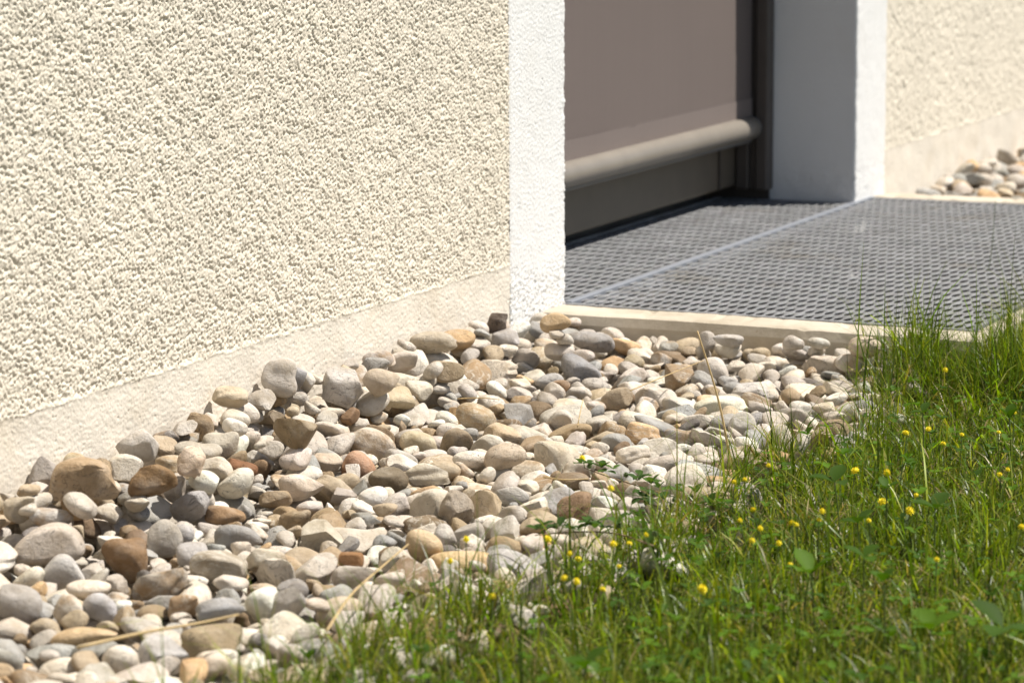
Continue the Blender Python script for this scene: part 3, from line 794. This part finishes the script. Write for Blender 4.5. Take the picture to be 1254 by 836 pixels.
def stone_geo(s, i, sub):
    P, F = stone_shape(sub, s['kind'], 1000+i)
    return (P*s['ax'])@s['R'].T, F, P*s['ax']
texoff = np.random.default_rng(3).uniform(-3, 3, (len(stones), 3)); typ = np.random.default_rng(4).uniform(0, 1, len(stones))
zone = lambda p: 'against the plastered wall' if p[1] > -.06 else ('along the concrete rim' if p[0] > -.17 else ('at the grass edge' if p[1] < -.40 else 'in the middle of the strip'))
shape_w = {'round': 'rounded', 'flat': 'flattened', 'angular': 'angular', 'rough': 'rough', 'block': 'blocky'}
REFS = {(109,598): 'cracked tan block', (85,573): 'cream upright stone', (238,522): 'tan cube-like stone', (341,462): 'large pile-top stone', (360,527): 'olive tan angular stone', (183,591): 'rusty flat-faced stone',
        (238,571): 'crackled pinkish stone', (368,599): 'hollow-faced cream stone', (235,628): 'slanting slate stone', (188,619): 'marbled white stone', (57,670): 'very large flattened stone', (152,683): 'chocolate-tan stone', (196,715): 'rough grey-beige stone',
        (273,697): 'large olive-grey stone', (325,740): 'white egg-shaped stone', (258,785): 'long tan brown stone', (103,778): 'narrow yellowish stone', (607,394): 'dark angular stone', (581,517): 'yellowish-tan oval stone', (438,566): 'orange-pink stone',
        (480,588): 'dark olive oval stone', (677,562): 'broken-ended cream stone', (708,455): 'sloping blue-grey stone', (788,531): 'apricot-yellow stone', (705,621): 'wrinkled brown stone', (567,685): 'long honey-yellow stone', (479,810): 'white grass-edge stone',
        (432,686): 'small rusty orange stone', (896,418): 'oval rim pebble', (885,497): 'wide flat white stone'}
refs = [(s['p'], REFS[s['px']]) for s in stones if s.get('px') in REFS]
def near_ref(p):
    d = [np.linalg.norm(q-p) for q, _ in refs]; k = int(np.argmin(d)); q = refs[k][0]
    if d[k] > .14: return None
    t = (p-q)[:2]; 
    if t[1] > .6*np.linalg.norm(t): w_ = 'on the wall side of'
    elif t[1] < -.6*np.linalg.norm(t): w_ = 'on the lawn side of'
    else: w_ = 'beside'
    return f"{w_} the {refs[k][1]}"
SV, SF, SC, ST = [], [], [], []; nv = 0
for i, s in enumerate(stones):
    if i in show:
        Q, F, L = stone_geo(s, i, 3)
        me = mesh('pebble', Q, F, M_STONE, True)
        if s['kind'] in ('angular', 'block', 'rough'): me.set_sharp_from_angle(angle=radians(36))
        color_attr(me, np.tile([*albedo(s['col']), typ[i]], (len(Q), 1))); vec_attr(me, L+texoff[i], 'tex')
        o = bpy.data.objects.new('pebble', me); COL.objects.link(o); o.location = s['p']
        L3 = 2*max(s['ax']); size = 'large' if L3 > .046 else ('small' if L3 < .030 else 'medium')
        z_ = 'behind the far rim' if s['area'] == 'far' else zone(s['p'])
        if s['area'] == 'near' and not s['label']: z_ = near_ref(s['p']) or z_
        lab = s['label'] or f"{size} {shape_w[s['kind']]} {s['name']} pebble {z_}"
        tag(o, lab, 'pebble', 'pebbles of the gravel strip')
    else:
        sub = 2 if cnt[i] > 0 else 1
        Q, F, L = stone_geo(s, i, sub)
        SV.append(Q+s['p']); SF.append(F+nv); nv += len(Q)
        SC.append(np.tile([*albedo(s['col']), typ[i]], (len(Q), 1))); ST.append(L+texoff[i])
me = mesh('gravel', np.concatenate(SV), np.concatenate(SF), M_STONE, True)
color_attr(me, np.concatenate(SC)); vec_attr(me, np.concatenate(ST), 'tex')
tag(link('gravel', me), 'remaining mixed pale and tan pebbles filling the strip', 'gravel', kind='stuff')
print('stones', len(stones), 'shown', len(show), 'visible', int((cnt > 0).sum()))

# ================================================================== GRASS
def bedtop(x, y):
    i = np.clip(((x-bed.x0)/bed.res).astype(int), 0, bed.nx-1); j = np.clip(((y-bed.y0)/bed.res).astype(int), 0, bed.ny-1)
    inside = (x > bed.x0) & (x < bed.x1) & (y > bed.y0)
    return np.where(inside, bed.H[j, i]-.006, -.058)
GREENS = np.array([(.12, .178, .006), (.08, .135, .007), (.17, .208, .010), (.06, .10, .009), (.20, .208, .022), (.115, .168, .022)])
DRY = np.array([(.34, .26, .12), (.26, .19, .08), (.42, .34, .19)])
def blades(x, y, z, length, width, lean, az, col, seg=3, curl=1.0):
    n = len(x); t = np.linspace(0, 1, seg+1)
    dx, dy = np.cos(az), np.sin(az)
    # arc: angle from vertical grows along the blade
    th0 = lean*.35; th1 = lean*(1+.7*curl)
    V = np.zeros((n, seg+1, 2, 3))
    px = np.zeros(n); pz = np.zeros(n)
    face = az+pi/2+np.random.default_rng(2).normal(0, .5, n)
    wx, wy = np.cos(face), np.sin(face)
    for k in range(seg+1):
        if k:
            th = th0+(th1-th0)*(t[k]-.5/seg); px = px+np.sin(th)*length/seg; pz = pz+np.cos(th)*length/seg
        wd = width*.5*(1-t[k]**1.8*.93)
        for s_, sg in enumerate((-1, 1)):
            V[:, k, s_, 0] = x+dx*px+sg*wd*wx; V[:, k, s_, 1] = y+dy*px+sg*wd*wy; V[:, k, s_, 2] = z+np.maximum(pz, .002)
    idx = np.arange(n*(seg+1)*2).reshape(n, seg+1, 2)
    F = np.stack([idx[:, :-1, 0], idx[:, :-1, 1], idx[:, 1:, 1], idx[:, 1:, 0]], -1).reshape(-1, 4)
    C = np.repeat(col[:, None], (seg+1)*2, 1).reshape(n, seg+1, 2, 3)
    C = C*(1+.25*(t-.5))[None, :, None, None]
    return V.reshape(-1, 3), F, C.reshape(-1, 3)
def edge_line(x):           # ragged border between lawn and pebbles
    e = -.535-.022*np.exp(-((x+.88)/.12)**2)+.022*np.sin(x*7.3+1)+.014*np.sin(x*17+.4)+.010*np.sin(x*41)
    e = e+.012*np.clip((x+.45)/.3, 0, 1)
    e = e+.035*np.clip((-1.05-x)/.15, 0, 1)
    return np.where(x < -1.15, e+.03*(-1.15-x), e)
def grass_patch(n, x0, x1, y0, y1, seed, lmean, wmean, dryp, keep=None, lean=(.25, .35)):
    g = np.random.default_rng(seed)
    x = g.uniform(x0, x1, n); y = g.uniform(y0, y1, n)
    if keep is not None:
        k = keep(x, y, g); x, y = x[k], y[k]
    n = len(x)
    clump = np.sin(x*23+np.sin(y*17)*2)*np.sin(y*29+np.sin(x*13)*2)
    length = lmean*np.exp(g.normal(0, .30, n))*(1+.22*clump)
    width = wmean*np.exp(g.normal(0, .38, n))
    ln = np.abs(g.normal(lean[0], lean[1], n)); az = g.uniform(0, 2*pi, n)
    c = GREENS[g.integers(0, len(GREENS), n)]*np.clip(.95*np.exp(g.normal(0, .42, (n, 1))), .3, 2.0)
    dryf = np.clip(dryp*(1+.9*np.sin(x*11+2)*np.sin(y*15+1)), 0, 1)
    d = g.random(n) < dryf
    c = np.where(d[:, None], DRY[g.integers(0, 3, n)]*g.uniform(.7, 1.1, (n, 1)), c)
    ln = np.where(d, ln+.5, ln); length = np.where(d, length*.75, length)
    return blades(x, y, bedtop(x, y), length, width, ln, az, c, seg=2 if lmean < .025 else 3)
parts = []
# full density where the photograph looks, thinner a step to either side
infr = lambda x, y: (lambda u, v: ((u > -120) & (u < 1380) & (v < 960)) | ((u > -700) & (u < 2200) & (v < 1300) & (np.modf(np.abs(x*7919.3+y*3571.7))[0] < .14)))(*project(np.stack([x, y, np.full_like(x, -.03)], -1))[:2])
off_well = lambda x, y: ~((x > -K1) & (x < gx1) & (y > YFR-.034))
main = lambda x, y, g: (y < edge_line(x)-np.abs(g.normal(0, .012, len(x)))*(g.random(len(x)) < .5)) & infr(x, y) & off_well(x, y)
parts.append(grass_patch(260000, -2.1, 2.0, -1.5, -.47, 101, .033, .0018, .22, main, (.92, .65)))
# short thatch
parts.append(grass_patch(75000, -2.1, 2.0, -1.5, -.47, 102, .019, .0014, .62, main, (.9, .4)))
# taller seed leaves here and there
parts.append(grass_patch(5000, -2.1, 2.0, -1.5, -.47, 103, .062, .0019, .28, main, (.7, .5)))
# stray blades that reach over the pebbles
parts.append(grass_patch(3000, -2.0, .0, -.60, -.47, 104, .070, .0013, .14, lambda x, y, g: (y < edge_line(x)+.045*g.random(len(x))**2) & off_well(x, y), (.7, .45)))
# tall tuft along the front of the light well
parts.append(grass_patch(18000, -.13, 1.1, -.74, -.582, 105, .080, .0015, .13, lambda x, y, g: off_well(x, y) & (g.random(len(x)) < np.exp(-np.abs(x-.15)/.5)), (.65, .5)))
parts.append(grass_patch(6000, -.26, -.082, -.72, -.455, 106, .071, .0015, .16, lambda x, y, g: off_well(x, y) & (g.random(len(x)) < np.clip((x+.29)/.16, 0, 1)*np.clip((-.455-y)/.10, 0, 1)), (.68, .5)))
V = []; F = []; C = []; o_ = 0
for (v, f, c) in parts: V.append(v); F.append(f+o_); C.append(c); o_ += len(v)
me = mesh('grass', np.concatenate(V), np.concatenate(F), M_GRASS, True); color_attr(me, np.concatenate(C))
tag(link('grass', me), 'sunlit lawn grass growing up to the pebbles and the light well', 'grass', kind='stuff')
print('blades', o_/8)

# ---------------------------------------------------------------- clover leaves
def leaflet(L, Wd, fold, n=6):
    """obovate leaflet along +x from origin, folded along the midrib"""
    ts = np.linspace(0, 1, n); V = []; F = []
    for t in ts:
        hw = Wd*.5*(sin(pi*min(1, t**1.15))**.75 if 0 < t < 1 else .02)
        zc = -.12*L*t*t
        V += [(t*L, -hw, zc+fold*hw), (t*L, 0, zc), (t*L, hw, zc+fold*hw)]
    for k in range(n-1):
        a = 3*k; F += [[a, a+1, a+4, a+3], [a+1, a+2, a+5, a+4]]
    return np.array(V), np.array(F)
def trifoliate(c, L, az, tilt, g):
    """three leaflets round a point"""
    out_ = []
    for k in range(3):
        v, f = leaflet(L*g.uniform(.9, 1.1), L*.72, .35)
        R_ = rot((0, 0, 1), az+k*2.094+g.normal(0, .15))@rot((0, 1, 0), -tilt+g.normal(0, .25))
        out_.append((v@R_.T+c, f))
    return out_
# small leaves through the lawn: ground cover
g = np.random.default_rng(31)
V = []; F = []; C = []; o_ = 0
for _ in range(3000):
    x, y = g.uniform(-1.9, 1.3), g.uniform(-1.35, -.45)
    u, v, _d = project(np.array([x, y, -.02]))
    if not (-100 < u < 1350 and v < 950) or y > float(edge_line(np.array(x))): continue
    if (-K1-.01 < x < gx1 and y > YFR-.085): continue
    dens = .5+.5*sin(x*6+1)*sin(y*9)
    if g.random() > .35+.6*dens: continue
    cc = np.array([(.06, .125, .010), (.085, .165, .012), (.045, .095, .012)])[g.integers(0, 3)]*g.uniform(.8, 1.2)
    for (vv, ff) in trifoliate(np.array([x, y, -.056+g.uniform(.012, .045)]), g.uniform(.006, .012), g.uniform(0, 6.28), g.uniform(-.1, .6), g):
        V.append(vv); F.append(ff+o_); C.append(np.tile(cc, (len(vv), 1))); o_ += len(vv)
me = mesh('clover', np.concatenate(V), np.concatenate(F), M_LEAF, True); color_attr(me, np.concatenate(C))
tag(link('clover', me), 'small three-part clover leaves mixed into the lawn', 'clover', kind='stuff')

# larger clover plants
CLOVER = [(1022, 590, 40, 'upright pair of big clover leaves with yellow flowers around them'), (1145, 622, 42, 'broad dark clover leaf with a brown seed head above it'), (1085, 598, 24, 'small clover leaf under a yellow flower pair'),
          (1050, 640, 34, 'clover leaf low in the grass under a yellow flower'), (993, 702, 48, 'dark blurred clover leaf in the lawn, over short grass'), (1058, 682, 36, 'folded clover leaf in shadowy grass'), (1082, 712, 30, 'dull small clover leaf deep in the grass'),
          (1228, 768, 64, 'big bright out-of-focus clover leaf low in the lawn'), (1140, 770, 52, 'flat out-of-focus clover leaf in the lawn'), (715, 818, 52, 'dark out-of-focus clover leaf below the white stone'), (1236, 512, 26, 'lit clover leaf next to a yellow flower near the rim'), (1130, 505, 22, 'clover leaf among blades near the concrete rim')]
g = np.random.default_rng(37)
for (cx, cy, sz, lab) in CLOVER:
    zc = -.056+g.uniform(.052, .072); c = onz(cx, cy, zc); d = project(c)[2]; L = sz*d/FPX*.78
    root = empty('clover_plant', (c[0], c[1], -.056), lab, 'clover', 'clover plants in the lawn')
    base = c+np.array([g.normal(0, .006), g.normal(0, .006), 0]); base[2] = -.058
    link('stem', tube_mesh('stem', bezier([base, (base+c)/2+[.003, 0, 0], c], 4), .0007, M_STEMGREEN, 5), root)
    cc = np.array([(.05, .105, .008), (.075, .145, .008), (.045, .09, .010)])[g.integers(0, 3)]
    for (vv, ff) in trifoliate(c, L, g.uniform(0, 6.28), g.uniform(.1, .8), g):
        me = mesh('leaflet', vv, ff, M_LEAF, True); color_attr(me, np.tile(cc*g.uniform(.85, 1.15), (len(vv), 1)))
        link('leaflet', me, root)

# ---------------------------------------------------------------- yellow flowers
def flower_head(r, g):
    """globe of small overlapping petals"""
    V = []; F = []; n = 34
    for k in range(n):
        ph = math.acos(1-1.55*(k+.5)/n); a = k*2.39996
        d = np.array([sin(ph)*cos(a), sin(ph)*sin(a), cos(ph)]); t = np.cross(d, [0, 0, 1.]); t /= np.linalg.norm(t)+1e-9; b_ = np.cross(t, d)
        p = d*r*.62; w_ = r*.34
        tip = d*r*g.uniform(.95, 1.1)-np.array([0, 0, r*.12])
        i = len(V); V += [p-t*w_*.5, p+t*w_*.5, p*1.3+t*w_*.55+b_*w_*.2, tip+b_*w_*.3, p*1.3-t*w_*.55+b_*w_*.2]; F.append([i, i+1, i+2, i+3, i+4])
    D, Fi = ICO[1]; i = len(V); V += [q*r*.66 for q in D]; F += [[i+a for a in f] for f in Fi]
    return V, F
FLOW = [(670,660),(751,666),(698,678),(708,684),(791,655),(771,665),(758,693),(571,660),(551,687),(603,730),(706,712),(691,707),(738,721),
        (1047,576),(1086,579),(941,570),(912,587),(899,590),(931,647),(954,665),(921,662),(922,624),(906,637),(970,640),(975,642),(1003,636),(1007,626),(1081,614),(1114,626),(1064,637),(1122,606),(1224,581),(1234,575),(1251,645),(968,691),(860,721),(1147,685),
        (1158,453),(1109,530),(1178,532),(1242,505),(1137,525),(1155,543),(1223,529)]
BIG = {(1047,576),(1086,579),(1114,626),(1251,645),(1109,530),(670,660),(751,666),(706,712),(860,721),(1081,614)}
CREF = [(1022, 590, 0, 'by the upright big clover leaves'), (1145, 622, 0, 'by the broad dark clover leaf'), (1085, 590, 0, 'above the small paired-flower clover leaf'), (1050, 640, 0, 'over the low clover leaf'), (993, 702, 0, 'by the dark blurred clover leaf'),
        (1236, 512, 0, 'by the lit clover leaf near the rim'), (1130, 505, 0, 'by the clover leaf near the rim'), (932, 520, 0, 'near the short tan stalk'), (897, 590, 0, 'at the foot of the tall dry stalk'), (770, 655, 0, 'under the low clover sprig'), (567, 685, 0, 'at the long honey-yellow stone'),
        (705, 700, 0, 'in the ragged grass below the wrinkled brown stone'), (1228, 590, 0, 'in short grass between clover leaves')]
g = np.random.default_rng(41)
for (cx, cy) in FLOW:
    zc = -.056+g.uniform(.040, .062); c = onz(cx, cy, zc)
    big = (cx, cy) in BIG
    r = (.0043 if big else .0031)*g.uniform(.78, 1.15)
    near = sorted((math.hypot(cx-k[0], (cy-k[1])*1.5), k[3]) for k in CREF)[0]
    where = near[1] if near[0] < 75 else 'at the pebble edge' if c[1] > -.50 else ('in the lawn near the light well' if c[0] > -.45 else 'in the open lawn')
    root = empty('yellow_flower', (c[0], c[1], -.056), f"{'full' if big else 'small'} yellow flower head {where}", 'flower', 'yellow flowers in the lawn')
    V, F = flower_head(r, g)
    h = mesh('flower_head', (np.array(V)*[1, 1, g.uniform(.75, 1.2)])@rot((cos(r*9e4), sin(r*9e4), 0), g.normal(0, .5)).T+c, F, M_YELLOW, False); link('flower_head', h, root)
    base = np.array([c[0]+g.normal(0, .006), c[1]+g.normal(0, .006), -.058])
    link('stem', tube_mesh('stem', bezier([base, (base+c)/2+[g.normal(0, .003), 0, 0], c-[0, 0, r*.5]], 4), .0005, M_STEMGREEN, 5), root)

# ---------------------------------------------------------------- trailing medick sprigs over the pebbles
def on_bed(px, py, lift):
    z = -.03
    for _ in range(4):
        p = onz(px, py, z); z = float(bedtop(np.array(p[0]), np.array(p[1])))+.006+lift
    return onz(px, py, max(-.05, min(z, .02)))
g = np.random.default_rng(43)
SPRIG = [([(882, 640), (850, 617), (812, 604), (772, 592), (738, 581), (716, 573)], [(713, 561), (748, 598)], 'trailing clover sprig with two yellow flowers reaching across the pebbles'),
         ([(862, 650), (830, 627), (800, 618), (775, 613)], [], 'short trailing clover sprig with green seed clusters over cream stones'),
         ([(800, 668), (762, 655), (728, 651), (690, 652), (655, 655)], [], 'low trailing clover sprig along the grass edge')]
for (path, fl, lab) in SPRIG:
    P = np.array([on_bed(u, v, .016+.004*k) for k, (u, v) in enumerate(path)]); P[:, 2] = np.linspace(P[0, 2], np.median(P[:, 2])+.006, len(P))
    P = np.array([onz(u, v, P[k, 2]) for k, (u, v) in enumerate(path)])
    root = empty('clover_sprig', (P[0][0], P[0][1], -.056), lab, 'clover')
    cv = bezier(P, 8); link('stem', tube_mesh('stem', cv, np.linspace(.0009, .0005, len(cv)), M_STEMBROWN, 5), root)
    for k in range(2, len(cv), 2):
        c = cv[k]+np.array([g.normal(0, .004), g.normal(0, .004), g.uniform(.003, .010)])
        cc = np.array([(.05, .10, .02), (.04, .08, .02), (.07, .13, .025)])[g.integers(0, 3)]
        if g.random() < .3:
            V, F = flower_head(.0036, g); me = mesh('seed_cluster', np.array(V)+c, F, M_STEMGREEN); link('seed_cluster', me, root); continue
        tv = trifoliate(c, g.uniform(.009, .014), g.uniform(0, 6.28), g.uniform(-.2, .7), g); o_ = 0; VV = []; FF = []
        for (vv, ff) in tv: VV.append(vv); FF.append(ff+o_); o_ += len(vv)
        me = mesh('leaf', np.concatenate(VV), np.concatenate(FF), M_LEAF, True); color_attr(me, np.tile(cc, (o_, 1))); link('leaf', me, root)
    for (u, v) in fl:
        c = onz(u, v, float(cv[-1][2])+.008); V, F = flower_head(.0040, g); fh = link('flower_head', mesh('flower_head', np.array(V)+c, F, M_YELLOW), root)
        q = cv[np.argmin(np.linalg.norm(cv-c, axis=1))]; link('flower_stalk', tube_mesh('flower_stalk', [q, (q+c)/2+[0, 0, .002], c-[0, 0, .002]], .0005, M_STEMGREEN, 5), root)

# ---------------------------------------------------------------- straws and stalks
def stalk(name, pts, zs, r, mat, label, cat):
    P = np.array([onz(u, v, z) for (u, v), z in zip(pts, zs)]); cv = bezier(P, 6)
    o = link(name, tube_mesh(name, cv, np.linspace(r, r*.55, len(cv)), mat, 5)); tag(o, label, cat); return o
# upright stalks: foot fixed on the ground, top found above the foot
def upright(name, foot, top, r, mat, label, cat, zf=-.05, head=None):
    A = onz(*foot, zf); rr = ray(*top); d = project(A)[2]; B = CPOS+rr*d/(rr@_fw)
    mid = (A+B)/2+CR*.004
    cv = bezier([A, mid, B], 8); o = link(name, tube_mesh(name, cv, np.linspace(r, r*.5, len(cv)), mat, 5)); tag(o, label, cat)
    if head: 
        V, F = flower_head(head, g); link('seed_head', mesh('seed_head', np.array(V)*[.7, .7, 1.4]+B, F, M_STEMBROWN), o)
upright('dry_stalk', (897, 578), (854, 405), .0016, M_STRAW, 'tall dry brown grass stalk standing in front of the pebbles', 'stalk')
upright('dry_stalk', (946, 572), (932, 520), .0012, M_STRAW, 'short tan stalk at the lawn edge with a swollen top', 'stalk', head=.0018)
upright('grass_stalk', (1202, 372), (1219, 246), .0007, M_STEMGREEN, 'tall thin green grass stalk rising above the grating', 'stalk')
upright('grass_stalk', (1062, 470), (1063, 408), .0007, M_STEMGREEN, 'thin yellowish green stalk in front of the round pebble by the rim', 'stalk')
upright('seed_stalk', (1146, 622), (1131, 568), .0008, M_STEMGREEN, 'clover stalk carrying a withered brown seed head', 'stalk', head=.0030)
stalk('straw', [(400, 772), (430, 728), (465, 696), (500, 666)], [.0, .0, .0, .0], .0012, M_STRAW, 'long dry straw leaning diagonally over the stones beside the grass', 'straw')
stalk('straw', [(95, 792), (180, 773), (240, 763), (292, 752)], [.0, .0, -.002, -.002], .0016, M_STRAW, 'broad dry straw lying flat across the stones', 'straw')
stalk('straw', [(772, 478), (815, 460), (862, 441)], [-.012, -.008, -.012], .0008, M_STRAW, 'thin pale straw lying on pebbles near the concrete rim', 'straw')
stalk('straw', [(707, 523), (710, 508), (714, 489)], [-.020, -.008, .004], .0008, M_STRAW, 'small upright bit of straw stuck between pebbles', 'straw')
stalk('straw', [(560, 488), (590, 487), (612, 489)], [-.008, -.006, -.008], .0008, M_STRAW, 'short straw lying between grey pebbles', 'straw')
stalk('straw', [(666, 584), (690, 587), (720, 586)], [-.012, -.010, -.012], .0010, M_STRAW, 'flat piece of dry straw tucked beside the large cream stone', 'straw')
